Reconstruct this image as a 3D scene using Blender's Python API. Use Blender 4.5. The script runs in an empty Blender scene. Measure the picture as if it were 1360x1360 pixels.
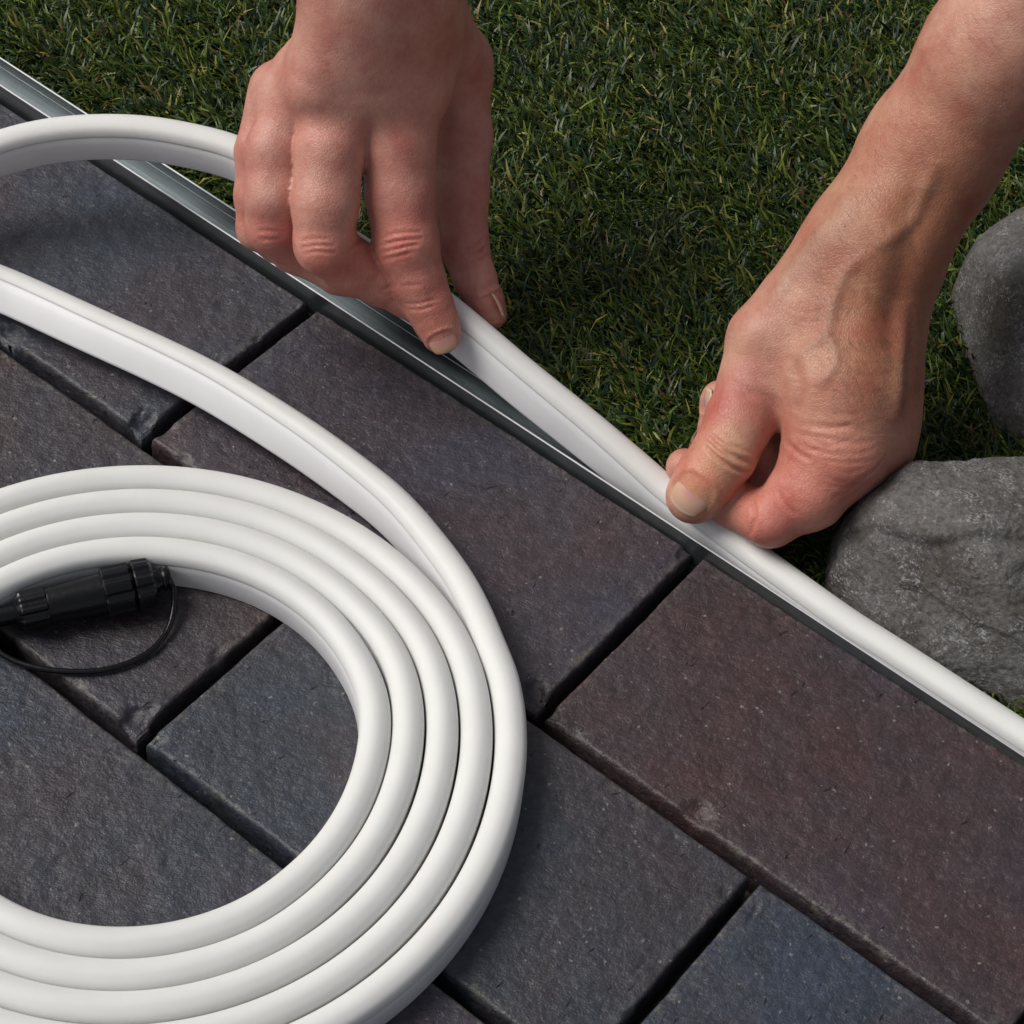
import bpy, bmesh, math, random
import numpy as np
from mathutils import Matrix, Vector
from mathutils.bvhtree import BVHTree

# ------------------------------------------------------------------ camera, light, exposure
S = 0.001                                   # everything below is measured in millimetres
scene = bpy.context.scene
col = scene.collection
F = 3000.0                                  # focal length in pixels of a 1360 px picture
CAM = np.array([460.94, -512.18, 696.43])   # camera position, mm
RC = np.array([[0.77621038, 0.62681133, 0.06786017],      # camera right
               [0.51711856, -0.57138013, -0.63727008],    # camera down
               [-0.36067415, 0.52974741, -0.76764695]])   # camera forward
cam = bpy.data.objects.new('camera', bpy.data.cameras.new('camera'))
col.objects.link(cam)
M = Matrix(((RC[0][0], -RC[1][0], -RC[2][0], CAM[0]*S), (RC[0][1], -RC[1][1], -RC[2][1], CAM[1]*S),
            (RC[0][2], -RC[1][2], -RC[2][2], CAM[2]*S), (0, 0, 0, 1)))
cam.matrix_world = M
cam.data.sensor_width = 36.0
cam.data.lens = 36.0 * F / 1360.0
cam.data.clip_start = 0.01
cam.data.clip_end = 200.0
scene.camera = cam

world = bpy.data.worlds.new('World'); scene.world = world
world.use_nodes = True
# towards the sun: picture left and up the picture, about 50 degrees above the ground
up2 = np.array([-0.67, 0.74]); rt2 = np.array([0.78, 0.63])
sd = -1.0*rt2 + 0.15*up2; sd /= np.linalg.norm(sd)
ELEV = math.radians(50)
SUN = np.array([sd[0]*math.cos(ELEV), sd[1]*math.cos(ELEV), math.sin(ELEV)])
nt = world.node_tree; nt.nodes.clear()
sky = nt.nodes.new('ShaderNodeTexSky'); sky.sky_type = 'NISHITA'; sky.sun_disc = False
sky.sun_elevation = ELEV; sky.sun_rotation = math.atan2(SUN[0], SUN[1])
sky.dust_density = 3.0; sky.ozone_density = 0.6
bgn = nt.nodes.new('ShaderNodeBackground'); bgn.inputs['Strength'].default_value = 0.08
won = nt.nodes.new('ShaderNodeOutputWorld')
hs = nt.nodes.new('ShaderNodeHueSaturation'); hs.inputs['Saturation'].default_value = 0.35      # thin white cloud
nt.links.new(sky.outputs[0], hs.inputs['Color']); nt.links.new(hs.outputs[0], bgn.inputs[0]); nt.links.new(bgn.outputs[0], won.inputs[0])
sl = bpy.data.lights.new('sun', 'SUN'); sl.energy = 2.7; sl.angle = math.radians(34); sl.color = (1.0, 0.96, 0.90)
so = bpy.data.objects.new('sun', sl); col.objects.link(so)
so.rotation_euler = Vector(SUN).to_track_quat('Z', 'Y').to_euler()
so.location = Vector(SUN)*3
scene.view_settings.view_transform = 'Standard'
scene.view_settings.look = 'None'
scene.view_settings.exposure = -0.15
scene.view_settings.gamma = 1.0
scene.view_settings.use_curve_mapping = False

# ------------------------------------------------------------------ small helpers
rng = np.random.default_rng(7)

def at(x, y, z=0.0):
    """point (mm) at height z seen at picture position x, y"""
    d = RC.T @ np.array([(x-680)/F, (y-680)/F, 1.0])
    return CAM + d*((z-CAM[2])/d[2])

def pxmm(P):
    return F/float((np.asarray(P)-CAM) @ RC[2])

def project(P):
    q = (np.asarray(P)-CAM) @ RC.T
    return np.stack([680+F*q[..., 0]/q[..., 2], 680+F*q[..., 1]/q[..., 2]], -1)

def _hash(i, j, k, s):
    h = (i*374761393 + j*668265263 + k*2147483647 + s*1274126177) & 0xffffffff
    h = ((h ^ (h >> 13))*1274126177) & 0xffffffff
    h = ((h ^ (h >> 16))*2246822519) & 0xffffffff
    return ((h ^ (h >> 15)) & 0xffff)/65535.0

def vnoise(P, seed=0):
    P = np.asarray(P, float); i = np.floor(P).astype(np.int64); f = P-i; f = f*f*(3-2*f)
    r = 0
    for a in (0, 1):
        for b in (0, 1):
            for c in (0, 1):
                w = (f[..., 0] if a else 1-f[..., 0])*(f[..., 1] if b else 1-f[..., 1])*(f[..., 2] if c else 1-f[..., 2])
                r = r + w*_hash(i[..., 0]+a, i[..., 1]+b, i[..., 2]+c, seed)
    return r*2-1

def fbm(P, seed=0, oct=4, gain=0.5):
    P = np.asarray(P, float); a = 1.0; r = 0
    for o in range(oct):
        r = r + a*vnoise(P*(2**o)+o*17.3, seed+o); a *= gain
    return r

def mesh_obj(name, V, faces, mats, parent=None, smooth=True, color=None, mi=None, origin=None):
    V = np.asarray(V, float)
    if origin is None: origin = np.array([V[:, 0].mean(), V[:, 1].mean(), V[:, 2].min()]) if parent is None else np.zeros(3)
    me = bpy.data.meshes.new(name)
    if isinstance(faces, np.ndarray):
        n = faces.shape[1]
        me.vertices.add(len(V)); me.vertices.foreach_set('co', ((V-origin)*S).astype(np.float32).ravel())
        me.loops.add(faces.size); me.loops.foreach_set('vertex_index', faces.astype(np.int32).ravel())
        me.polygons.add(len(faces)); me.polygons.foreach_set('loop_start', (np.arange(len(faces))*n).astype(np.int32))
        me.update(calc_edges=True)
    else:
        me.from_pydata(((V-origin)*S).tolist(), [], faces)
    if smooth is not None:
        me.polygons.foreach_set('use_smooth', [bool(smooth)]*len(me.polygons))
    for m in (mats if isinstance(mats, (list, tuple)) else [mats]): me.materials.append(m)
    if mi is not None: me.polygons.foreach_set('material_index', list(mi))
    if color is not None:
        ca = me.color_attributes.new('tint', 'FLOAT_COLOR', 'POINT')
        c4 = np.ones((len(V), 4), np.float32); c4[:, :3] = color
        ca.data.foreach_set('color', c4.ravel())
    me.update()
    o = bpy.data.objects.new(name, me); col.objects.link(o)
    if parent is not None: o.parent = parent
    else: o.location = Vector(origin*S)
    return o

def thing(name, label, cat, group=None):
    o = bpy.data.objects.new(name, None); col.objects.link(o)
    o.empty_display_size = 0.02
    o['label'] = label; o['category'] = cat
    if group: o['group'] = group
    return o

def tag(o, label, cat, group=None):
    o['label'] = label; o['category'] = cat
    if group: o['group'] = group
    return o

def catmull(P, n=12):
    P = np.asarray(P, float); out = []
    Q = np.vstack([2*P[0]-P[1], P, 2*P[-1]-P[-2]])
    for i in range(1, len(Q)-2):
        p0, p1, p2, p3 = Q[i-1:i+3]
        t = np.linspace(0, 1, n, endpoint=False)[:, None]
        out.append(0.5*((2*p1)+(-p0+p2)*t+(2*p0-5*p1+4*p2-p3)*t*t+(-p0+3*p1-3*p2+p3)*t**3))
    return np.vstack(out+[P[-1:]])

def resample(P, step):
    d = np.r_[0, np.cumsum(np.linalg.norm(np.diff(P[:, :3], axis=0), axis=1))]
    n = max(2, int(d[-1]/step)); t = np.linspace(0, d[-1], n)
    return np.stack([np.interp(t, d, P[:, k]) for k in range(P.shape[1])], 1)

def sweep(path, profile, closed=False, up=None, caps=True):
    """path: n x 4 (x, y, z, roll in degrees); profile: m x 2 (across, up)"""
    P = path[:, :3]; T = np.gradient(P, axis=0); T /= np.linalg.norm(T, axis=1)[:, None]
    U = np.tile(np.array([0, 0, 1.0]), (len(P), 1)) if up is None else up
    A = np.cross(T, U); A /= np.linalg.norm(A, axis=1)[:, None]
    B = np.cross(A, T)
    r = np.radians(path[:, 3])[:, None]
    A2 = A*np.cos(r)+B*np.sin(r); B2 = -A*np.sin(r)+B*np.cos(r)
    pr = np.asarray(profile, float); m = len(pr); n = len(P)
    V = (P[:, None, :] + pr[None, :, 0, None]*A2[:, None, :] + pr[None, :, 1, None]*B2[:, None, :]).reshape(-1, 3)
    f = []
    mm = m if closed else m-1
    for i in range(n-1):
        for j in range(mm):
            a = i*m+j; b = i*m+(j+1) % m
            f.append((a, b, b+m, a+m))
    if closed and caps:
        f.append(tuple(range(m))[::-1]); f.append(tuple((n-1)*m+k for k in range(m)))
    return V, f

# ------------------------------------------------------------------ materials
def mat(name):
    m = bpy.data.materials.new(name); m.use_nodes = True
    t = m.node_tree; b = t.nodes['Principled BSDF']
    return m, t, b

def nod(t, kind, **kw):
    n = t.nodes.new(kind)
    for k, v in kw.items():
        if k.startswith('i_'):
            n.inputs[k[2:].replace('_', ' ')].default_value = v
        else: setattr(n, k, v)
    return n

def ramp(t, fac, stops):
    n = t.nodes.new('ShaderNodeValToRGB'); e = n.color_ramp.elements
    while len(e) < len(stops): e.new(0.5)
    for el, (p, c) in zip(e, stops): el.position = p; el.color = (*c, 1) if len(c) == 3 else c
    t.links.new(fac, n.inputs[0]); return n

def mixc(t, fac, a, b, mode='MIX'):
    n = t.nodes.new('ShaderNodeMix'); n.data_type = 'RGBA'; n.blend_type = mode
    for s, v in ((0, fac), (6, a), (7, b)):
        if hasattr(v, 'links') or hasattr(v, 'is_linked'): t.links.new(v, n.inputs[s])
        else: n.inputs[s].default_value = v if s == 0 else (*v, 1)
    return n.outputs[2]

def bump(t, h, dist, strength=1.0, normal=None):
    n = t.nodes.new('ShaderNodeBump'); n.inputs['Distance'].default_value = dist; n.inputs['Strength'].default_value = strength
    t.links.new(h, n.inputs['Height'])
    if normal is not None: t.links.new(normal, n.inputs['Normal'])
    return n.outputs[0]

def brick_material():
    m, t, b = mat('clinker'); L = t.links
    geo = nod(t, 'ShaderNodeNewGeometry'); oi = nod(t, 'ShaderNodeObjectInfo')
    add = nod(t, 'ShaderNodeVectorMath', operation='ADD'); L.new(geo.outputs['Position'], add.inputs[0])
    sc = nod(t, 'ShaderNodeVectorMath', operation='SCALE'); L.new(oi.outputs['Location'], sc.inputs[0]); sc.inputs['Scale'].default_value = 7.3
    L.new(sc.outputs[0], add.inputs[1]); P = add.outputs[0]
    # fine drag texture: noise stretched across the brick
    mp = nod(t, 'ShaderNodeMapping'); L.new(P, mp.inputs[0]); mp.vector_type = 'TEXTURE'; mp.inputs['Scale'].default_value = (1.7, 1.0, 1.0); mp.inputs['Rotation'].default_value = (0, 0, 0.68)
    big = nod(t, 'ShaderNodeTexNoise', i_Scale=14.0, i_Detail=4.0, i_Roughness=0.6); L.new(P, big.inputs['Vector'])
    med = nod(t, 'ShaderNodeTexNoise', i_Scale=140.0, i_Detail=5.0, i_Roughness=0.62); L.new(P, med.inputs['Vector'])
    fin = nod(t, 'ShaderNodeTexNoise', i_Scale=480.0, i_Detail=5.0, i_Roughness=0.7, i_Distortion=0.3); L.new(mp.outputs[0], fin.inputs['Vector'])
    fin2 = nod(t, 'ShaderNodeTexNoise', i_Scale=1900.0, i_Detail=2.0); L.new(mp.outputs[0], fin2.inputs['Vector'])
    c1 = ramp(t, big.outputs[0], [(0.36, (0.066, 0.032, 0.031)), (0.46, (0.052, 0.038, 0.046)), (0.55, (0.034, 0.040, 0.054)), (0.66, (0.036, 0.050, 0.088))])
    tint = mixc(t, 0.66, c1.outputs[0], oi.outputs['Color'])
    v = ramp(t, med.outputs[0], [(0.3, (0.72, 0.70, 0.70)), (0.7, (1.25, 1.22, 1.22))])
    c2 = mixc(t, 1.0, tint, v.outputs[0], 'MULTIPLY')
    v2 = ramp(t, fin.outputs[0], [(0.34, (0.72, 0.72, 0.72)), (0.5, (1.0, 1.0, 1.0)), (0.6, (1.2, 1.19, 1.18)), (0.7, (2.0, 1.97, 1.95))])
    c3 = mixc(t, 0.95, c2, v2.outputs[0], 'MULTIPLY')
    # dusty pale bloom along the worn edges (painted per vertex: distance to the edge)
    at_ = nod(t, 'ShaderNodeAttribute', attribute_name='tint'); sep = nod(t, 'ShaderNodeSeparateColor'); L.new(at_.outputs['Color'], sep.inputs[0])
    dm = nod(t, 'ShaderNodeTexNoise', i_Scale=260.0, i_Detail=4.0, i_Roughness=0.7); L.new(P, dm.inputs['Vector'])
    dr = ramp(t, dm.outputs[0], [(0.47, (0, 0, 0)), (0.62, (1, 1, 1))])
    mu = nod(t, 'ShaderNodeMath', operation='MULTIPLY'); L.new(sep.outputs[0], mu.inputs[0]); L.new(dr.outputs[0], mu.inputs[1])
    c4 = mixc(t, mu.outputs[0], c3, (0.115, 0.105, 0.092))
    # small white mineral grains
    wv = nod(t, 'ShaderNodeTexNoise', i_Scale=900.0, i_Detail=2.0); L.new(P, wv.inputs['Vector'])
    ws = nod(t, 'ShaderNodeVectorMath', operation='SCALE'); L.new(wv.outputs['Color'], ws.inputs[0]); ws.inputs['Scale'].default_value = 0.0022
    wa = nod(t, 'ShaderNodeVectorMath', operation='ADD'); L.new(P, wa.inputs[0]); L.new(ws.outputs[0], wa.inputs[1])
    vo = nod(t, 'ShaderNodeTexVoronoi', i_Scale=420.0); L.new(wa.outputs[0], vo.inputs['Vector'])
    vr = ramp(t, vo.outputs['Distance'], [(0.12, (1, 1, 1)), (0.3, (0, 0, 0))])
    vs = nod(t, 'ShaderNodeSeparateColor'); L.new(vo.outputs['Color'], vs.inputs[0])
    gt = nod(t, 'ShaderNodeMath', operation='GREATER_THAN'); L.new(vs.outputs[0], gt.inputs[0]); gt.inputs[1].default_value = 0.94
    m2 = nod(t, 'ShaderNodeMath', operation='MULTIPLY'); L.new(vr.outputs[0], m2.inputs[0]); L.new(gt.outputs[0], m2.inputs[1])
    c5 = mixc(t, m2.outputs[0], c4, (0.20, 0.19, 0.175))
    # dark scratches / pits: stretched voronoi cells
    dn = nod(t, 'ShaderNodeTexNoise', i_Scale=60.0, i_Detail=2.0); L.new(P, dn.inputs['Vector'])
    ds = nod(t, 'ShaderNodeVectorMath', operation='SCALE'); L.new(dn.outputs['Color'], ds.inputs[0]); ds.inputs['Scale'].default_value = 0.012
    da = nod(t, 'ShaderNodeVectorMath', operation='ADD'); L.new(P, da.inputs[0]); L.new(ds.outputs[0], da.inputs[1])
    mp2 = nod(t, 'ShaderNodeMapping'); L.new(da.outputs[0], mp2.inputs[0]); mp2.vector_type = 'TEXTURE'; mp2.inputs['Rotation'].default_value = (0, 0, 1.42); mp2.inputs['Scale'].default_value = (6.0, 1.0, 1.0)
    v3 = nod(t, 'ShaderNodeTexVoronoi', i_Scale=480.0, i_Randomness=1.0); L.new(mp2.outputs[0], v3.inputs['Vector'])
    r3 = ramp(t, v3.outputs['Distance'], [(0.10, (1, 1, 1)), (0.24, (0, 0, 0))])
    s3 = nod(t, 'ShaderNodeSeparateColor'); L.new(v3.outputs['Color'], s3.inputs[0])
    g3 = nod(t, 'ShaderNodeMath', operation='GREATER_THAN'); L.new(s3.outputs[1], g3.inputs[0]); g3.inputs[1].default_value = 0.93
    p3 = nod(t, 'ShaderNodeMath', operation='MULTIPLY'); L.new(r3.outputs[0], p3.inputs[0]); L.new(g3.outputs[0], p3.inputs[1])
    p4 = nod(t, 'ShaderNodeMath', operation='MULTIPLY'); L.new(p3.outputs[0], p4.inputs[0]); p4.inputs[1].default_value = 0.75
    c6 = mixc(t, p4.outputs[0], c5, (0.012, 0.011, 0.012))
    L.new(c6, b.inputs['Base Color'])
    rr = ramp(t, fin.outputs[0], [(0.3, (0.50, 0.50, 0.50)), (0.7, (0.30, 0.30, 0.30))]); L.new(rr.outputs[0], b.inputs['Roughness'])
    b.inputs['Specular IOR Level'].default_value = 0.6
    n1 = bump(t, med.outputs[0], 0.0016, 0.7)
    n2 = bump(t, fin.outputs[0], 0.0007, 0.8, n1)
    n3 = bump(t, fin2.outputs[0], 0.0002, 0.8, n2)
    inv = nod(t, 'ShaderNodeMath', operation='SUBTRACT'); inv.inputs[0].default_value = 1.0; L.new(p3.outputs[0], inv.inputs[1])
    n4 = bump(t, inv.outputs[0], 0.0008, 0.8, n3)
    L.new(n4, b.inputs['Normal'])
    return m

def stone_material():
    m, t, b = mat('basalt'); L = t.links
    tc = nod(t, 'ShaderNodeTexCoord'); P = tc.outputs['Object']
    big = nod(t, 'ShaderNodeTexNoise', i_Scale=28.0, i_Detail=6.0, i_Roughness=0.65); L.new(P, big.inputs['Vector'])
    fin = nod(t, 'ShaderNodeTexNoise', i_Scale=420.0, i_Detail=6.0, i_Roughness=0.7); L.new(P, fin.inputs['Vector'])
    c1 = ramp(t, big.outputs[0], [(0.36, (0.105, 0.092, 0.080)), (0.5, (0.170, 0.160, 0.153)), (0.68, (0.210, 0.202, 0.202))])
    v = ramp(t, fin.outputs[0], [(0.32, (0.5, 0.5, 0.5)), (0.5, (1, 1, 1)), (0.70, (1.5, 1.5, 1.5))])
    c2 = mixc(t, 0.9, c1.outputs[0], v.outputs[0], 'MULTIPLY')
    w = nod(t, 'ShaderNodeTexNoise', i_Scale=75.0, i_Detail=7.0, i_Roughness=0.8); L.new(P, w.inputs['Vector'])
    w2 = nod(t, 'ShaderNodeTexNoise', i_Scale=900.0, i_Detail=3.0, i_Roughness=0.7); L.new(P, w2.inputs['Vector'])
    a = nod(t, 'ShaderNodeMath', operation='MULTIPLY'); L.new(w.outputs[0], a.inputs[0]); L.new(w2.outputs[0], a.inputs[1])
    wr = ramp(t, a.outputs[0], [(0.285, (0, 0, 0)), (0.36, (1, 1, 1))])
    c3 = mixc(t, wr.outputs[0], c2, (0.42, 0.42, 0.43))
    L.new(c3, b.inputs['Base Color']); b.inputs['Roughness'].default_value = 0.72
    b.inputs['Specular IOR Level'].default_value = 0.4
    n1 = bump(t, w.outputs[0], 0.004, 0.7); n2 = bump(t, fin.outputs[0], 0.0018, 1.0, n1)
    L.new(n2, b.inputs['Normal'])
    return m

def skin_material():
    m, t, b = mat('skin'); L = t.links
    tc = nod(t, 'ShaderNodeTexCoord'); P = tc.outputs['Object']
    a = nod(t, 'ShaderNodeAttribute', attribute_name='tint')
    n = nod(t, 'ShaderNodeTexNoise', i_Scale=55.0, i_Detail=5.0, i_Roughness=0.6); L.new(P, n.inputs['Vector'])
    v = ramp(t, n.outputs[0], [(0.3, (0.88, 0.72, 0.72)), (0.5, (1, 1, 1)), (0.72, (1.08, 1.14, 1.12))])
    c = mixc(t, 1.0, a.outputs['Color'], v.outputs[0], 'MULTIPLY')
    n2 = nod(t, 'ShaderNodeTexNoise', i_Scale=420.0, i_Detail=4.0, i_Roughness=0.65); L.new(P, n2.inputs['Vector'])
    v2 = ramp(t, n2.outputs[0], [(0.32, (0.93, 0.87, 0.86)), (0.5, (1, 1, 1)), (0.7, (1.04, 1.06, 1.07))])
    c2 = mixc(t, 1.0, c, v2.outputs[0], 'MULTIPLY')
    L.new(c2, b.inputs['Base Color'])
    b.inputs['Subsurface Weight'].default_value = 0.18
    b.inputs['Subsurface Radius'].default_value = (1.0, 0.35, 0.2)
    b.inputs['Subsurface Scale'].default_value = 0.004
    b.inputs['Roughness'].default_value = 0.44
    b.inputs['Specular IOR Level'].default_value = 0.5
    vo = nod(t, 'ShaderNodeTexVoronoi', i_Scale=950.0, feature='DISTANCE_TO_EDGE'); 
    mp = nod(t, 'ShaderNodeMapping'); L.new(P, mp.inputs[0]); mp.inputs['Scale'].default_value = (1, 0.6, 0.7); L.new(mp.outputs[0], vo.inputs['Vector'])
    vr = ramp(t, vo.outputs['Distance'], [(0.0, (0, 0, 0)), (0.16, (1, 1, 1))])
    k = nod(t, 'ShaderNodeTexNoise', i_Scale=1300.0, i_Detail=3.0); L.new(P, k.inputs['Vector'])
    x1 = bump(t, vr.outputs[0], 0.00018, 0.45); x2 = bump(t, k.outputs[0], 0.00016, 0.35, x1); x3 = bump(t, n2.outputs[0], 0.0005, 0.35, x2)
    L.new(x3, b.inputs['Normal'])
    return m

def plain(name, c, rough=0.5, metal=0.0, spec=0.5, sss=0.0, var=0.0, scale=200.0, bmp=0.0):
    m, t, b = mat(name); L = t.links
    tc = nod(t, 'ShaderNodeTexCoord')
    n = nod(t, 'ShaderNodeTexNoise', i_Scale=scale, i_Detail=5.0); L.new(tc.outputs['Object'], n.inputs['Vector'])
    v = ramp(t, n.outputs[0], [(0.3, (1-var,)*3), (0.7, (1+var,)*3)])
    c2 = mixc(t, 1.0, c, v.outputs[0], 'MULTIPLY'); L.new(c2, b.inputs['Base Color'])
    b.inputs['Roughness'].default_value = rough; b.inputs['Metallic'].default_value = metal
    b.inputs['Specular IOR Level'].default_value = spec
    if sss:
        b.inputs['Subsurface Weight'].default_value = sss; b.inputs['Subsurface Scale'].default_value = 0.003
        b.inputs['Subsurface Radius'].default_value = (1, 0.95, 0.9)
    if bmp: L.new(bump(t, n.outputs[0], bmp, 0.6), b.inputs['Normal'])
    return m

def metal_material():
    m, t, b = mat('aluminium'); L = t.links
    tc = nod(t, 'ShaderNodeTexCoord'); mp = nod(t, 'ShaderNodeMapping'); L.new(tc.outputs['Object'], mp.inputs[0])
    mp.inputs['Scale'].default_value = (0.01, 1, 1)
    n = nod(t, 'ShaderNodeTexNoise', i_Scale=2500.0, i_Detail=3.0); L.new(mp.outputs[0], n.inputs['Vector'])
    v = ramp(t, n.outputs[0], [(0.3, (0.17, 0.19, 0.20)), (0.7, (0.25, 0.275, 0.29))]); L.new(v.outputs[0], b.inputs['Base Color'])
    b.inputs['Metallic'].default_value = 0.9; b.inputs['Roughness'].default_value = 0.34
    L.new(bump(t, n.outputs[0], 0.0001, 0.4), b.inputs['Normal'])
    return m

def grass_material():
    m, t, b = mat('turf_blade'); L = t.links
    a = nod(t, 'ShaderNodeAttribute', attribute_name='tint')
    L.new(a.outputs['Color'], b.inputs['Base Color']); b.inputs['Roughness'].default_value = 0.42
    b.inputs['Specular IOR Level'].default_value = 0.4
    return m

M_brick = brick_material(); M_stone = stone_material(); M_skin = skin_material(); M_metal = metal_material(); M_grass = grass_material()
M_edge = None
M_dome = plain('milky_silicone', (0.75, 0.75, 0.735), 0.5, 0, 0.4, 0.55, 0.02, 60, 0.0)
M_side = plain('white_silicone', (0.77, 0.765, 0.78), 0.42, 0, 0.45, 0.1, 0.03, 60, 0.0)
M_black = plain('black_plastic', (0.004, 0.004, 0.005), 0.27, 0, 0.42, 0, 0.25, 600, 0.0002)
M_edge = plain('rim_highlight_aluminium', (0.55, 0.56, 0.57), 0.42, 0.6, 0.6, 0, 0.05, 300)  # paler metal for the channel rims: their highlight is put into the colour
M_bed = plain('jointing_sand', (0.060, 0.050, 0.042), 0.9, 0, 0.2, 0, 0.5, 500, 0.002)
M_mortar = plain('mortar', (0.06, 0.055, 0.05), 0.9, 0, 0.2, 0, 0.4, 300, 0.002)
M_turf = plain('turf_backing', (0.012, 0.017, 0.008), 0.9, 0, 0.2, 0, 0.5, 300, 0.002)
M_soil = plain('soil', (0.04, 0.032, 0.025), 0.95, 0, 0.2, 0, 0.5, 30, 0.005)
M_hair = plain('hair', (0.16, 0.09, 0.05), 0.4)
M_nail = plain('nail', (0.60, 0.40, 0.33), 0.25, 0, 0.5, 0.15, 0.05, 120, 0.0)
_t = M_nail.node_tree; _a = _t.nodes.new('ShaderNodeAttribute'); _a.attribute_name = 'tint'
_t.links.new(_a.outputs['Color'], _t.nodes['Principled BSDF'].inputs['Base Color'])

# ------------------------------------------------------------------ ground, paving
def box(x0, x1, y0, y1, z0, z1):
    V = [(x, y, z) for z in (z0, z1) for y in (y0, y1) for x in (x0, x1)]
    return V, [(0, 2, 3, 1), (4, 5, 7, 6), (0, 1, 5, 4), (2, 6, 7, 3), (0, 4, 6, 2), (1, 3, 7, 5)]

V = [(-30000, -30000, -90), (30000, -30000, -90), (30000, 30000, -90), (-30000, 30000, -90)]
g = mesh_obj('ground', V, [(0, 1, 2, 3)], M_soil, origin=np.array([0, 0, -90.0]), smooth=False); g['kind'] = 'structure'

BW, BL, GU, GV = 100.0, 200.0, 5.5, 6.0
V, f = box(-1100, 1100, -1100, 0, -89, -20)
paving = mesh_obj('paving', V, f, M_bed, origin=np.array([0, 0, -36.0]), smooth=False); paving['kind'] = 'structure'

def add_brick(u0, v0, color, seed, dz=0.0, rot=0.0, chips=None, L=BL, W=BW):
    """one clinker paver; u along the channel, v away from it (y = -v)"""
    nx, ny = 150, 76
    g1 = np.linspace(0, 1, nx); g2 = np.linspace(0, 1, ny)
    # grid denser at the rim
    e1 = np.interp(g1, [0, .1, .9, 1], [0, 9/L, 1-9/L, 1]); e2 = np.interp(g2, [0, .16, .84, 1], [0, 9/W, 1-9/W, 1])
    X, Y = np.meshgrid(e1*L, e2*W, indexing='ij')
    d = np.minimum(np.minimum(X, L-X), np.minimum(Y, W-Y))
    P = np.stack([X+seed*331.7, Y+seed*97.1, np.full_like(X, seed*3.3)], -1)
    # wavy outline
    ex = fbm(P/24, 1, 4, .6)*0.38; ey = fbm(P/24, 9, 4, .6)*0.32
    w = np.clip(1-d/14, 0, 1)
    X2 = X+ex*w; Y2 = Y+ey*w
    b = 0.9+0.4*fbm(P/9, 4, 3)
    z = -1.1*np.clip(1-d/np.maximum(b, .6), 0, 1)**2
    z += 0.28*fbm(P/30, 5, 3) + 0.15*fbm(P/5, 6, 3) + 0.10*fbm(P/1.9, 61, 2)
    r = np.random.default_rng(seed+50)
    cl = list(chips or [])
    for _ in range(5):
        k = r.integers(1, 4); s = r.random()
        c = [(s*L, 0), (s*L, W), (0, s*W), (L, s*W)][k]
        cl.append((*c, r.uniform(1.8, 4.5), r.uniform(0.8, 2.2)))
    pit = np.zeros_like(z)
    for cx, cy, cr, cd in cl:
        q = np.hypot(X-cx, Y-cy)/(cr*(1+0.35*fbm(P/5, 12, 3)))
        dd = cd*np.clip(1-q**2, 0, 1)**0.6
        pit = np.maximum(pit, dd)
    z -= pit*(1+0.10*fbm(P/3.5, 13, 3))
    for _ in range(34):                      # pits and drag marks of the firing skin
        cx, cy = r.random()*L, r.random()*W; a = r.normal(1.5, .45); l = r.uniform(.7, 1.8)*(3.2 if r.random() < .15 else 1); ww = r.uniform(.45, .9)
        qx = (X-cx)*math.cos(a)+(Y-cy)*math.sin(a); qy = -(X-cx)*math.sin(a)+(Y-cy)*math.cos(a)
        z -= r.uniform(.4, .9)*np.exp(-(qx/l)**2-(qy/ww)**2)
    bloom = np.clip(1-d/7, 0, 1)**1.3*np.clip(0.75+fbm(P/28, 21, 3)*0.9, 0, 1)
    top = np.stack([X2, -Y2, z], -1).reshape(-1, 3)
    idx = np.arange(nx*ny).reshape(nx, ny)
    q = np.stack([idx[:-1, :-1], idx[:-1, 1:], idx[1:, 1:], idx[1:, :-1]], -1).reshape(-1, 4)
    ring = np.concatenate([idx[:, 0], idx[-1, 1:], idx[-2::-1, -1], idx[0, -2:0:-1]])
    rv = top[ring]; outs = [top]; base = len(top); n = len(ring); prev = ring
    cen = np.array([L/2, -W/2])
    for k, dep in enumerate((3.0, 8.0, 20.0, 48.0)):
        v2 = rv.copy(); v2[:, 2] = -dep-1.5
        nz = 0.5*fbm(np.stack([v2[:, 0]+seed*31, v2[:, 1], v2[:, 2]], -1)/7, 31, 3)
        dirn = v2[:, :2]-cen; s_ = np.stack([np.where(np.abs(dirn[:, 0]) > L/2-2, np.sign(dirn[:, 0]), 0), np.where(np.abs(dirn[:, 1]) > W/2-2, np.sign(dirn[:, 1]), 0)], -1)
        v2[:, :2] += s_*(nz[:, None]+0.25)
        ids = base+k*n+np.arange(n); outs.append(v2)
        q = np.vstack([q, np.stack([prev, np.roll(prev, -1), np.roll(ids, -1), ids], -1)])
        prev = ids
    V = np.vstack(outs)
    q = q[:, ::-1]
    ct = np.zeros((len(V), 3)); ct[:nx*ny, 0] = bloom.ravel(); ct[nx*ny:, 0] = 0.25
    cr_, sr_ = math.cos(rot), math.sin(rot)
    o = mesh_obj('brick', V, q, M_brick, parent=paving, smooth=True, color=ct)
    o.location = Vector((u0*S, -v0*S, (dz+36.0)*S)); o.rotation_euler = (0, 0, rot)
    o.color = (*color, 1)
    return o

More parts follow.
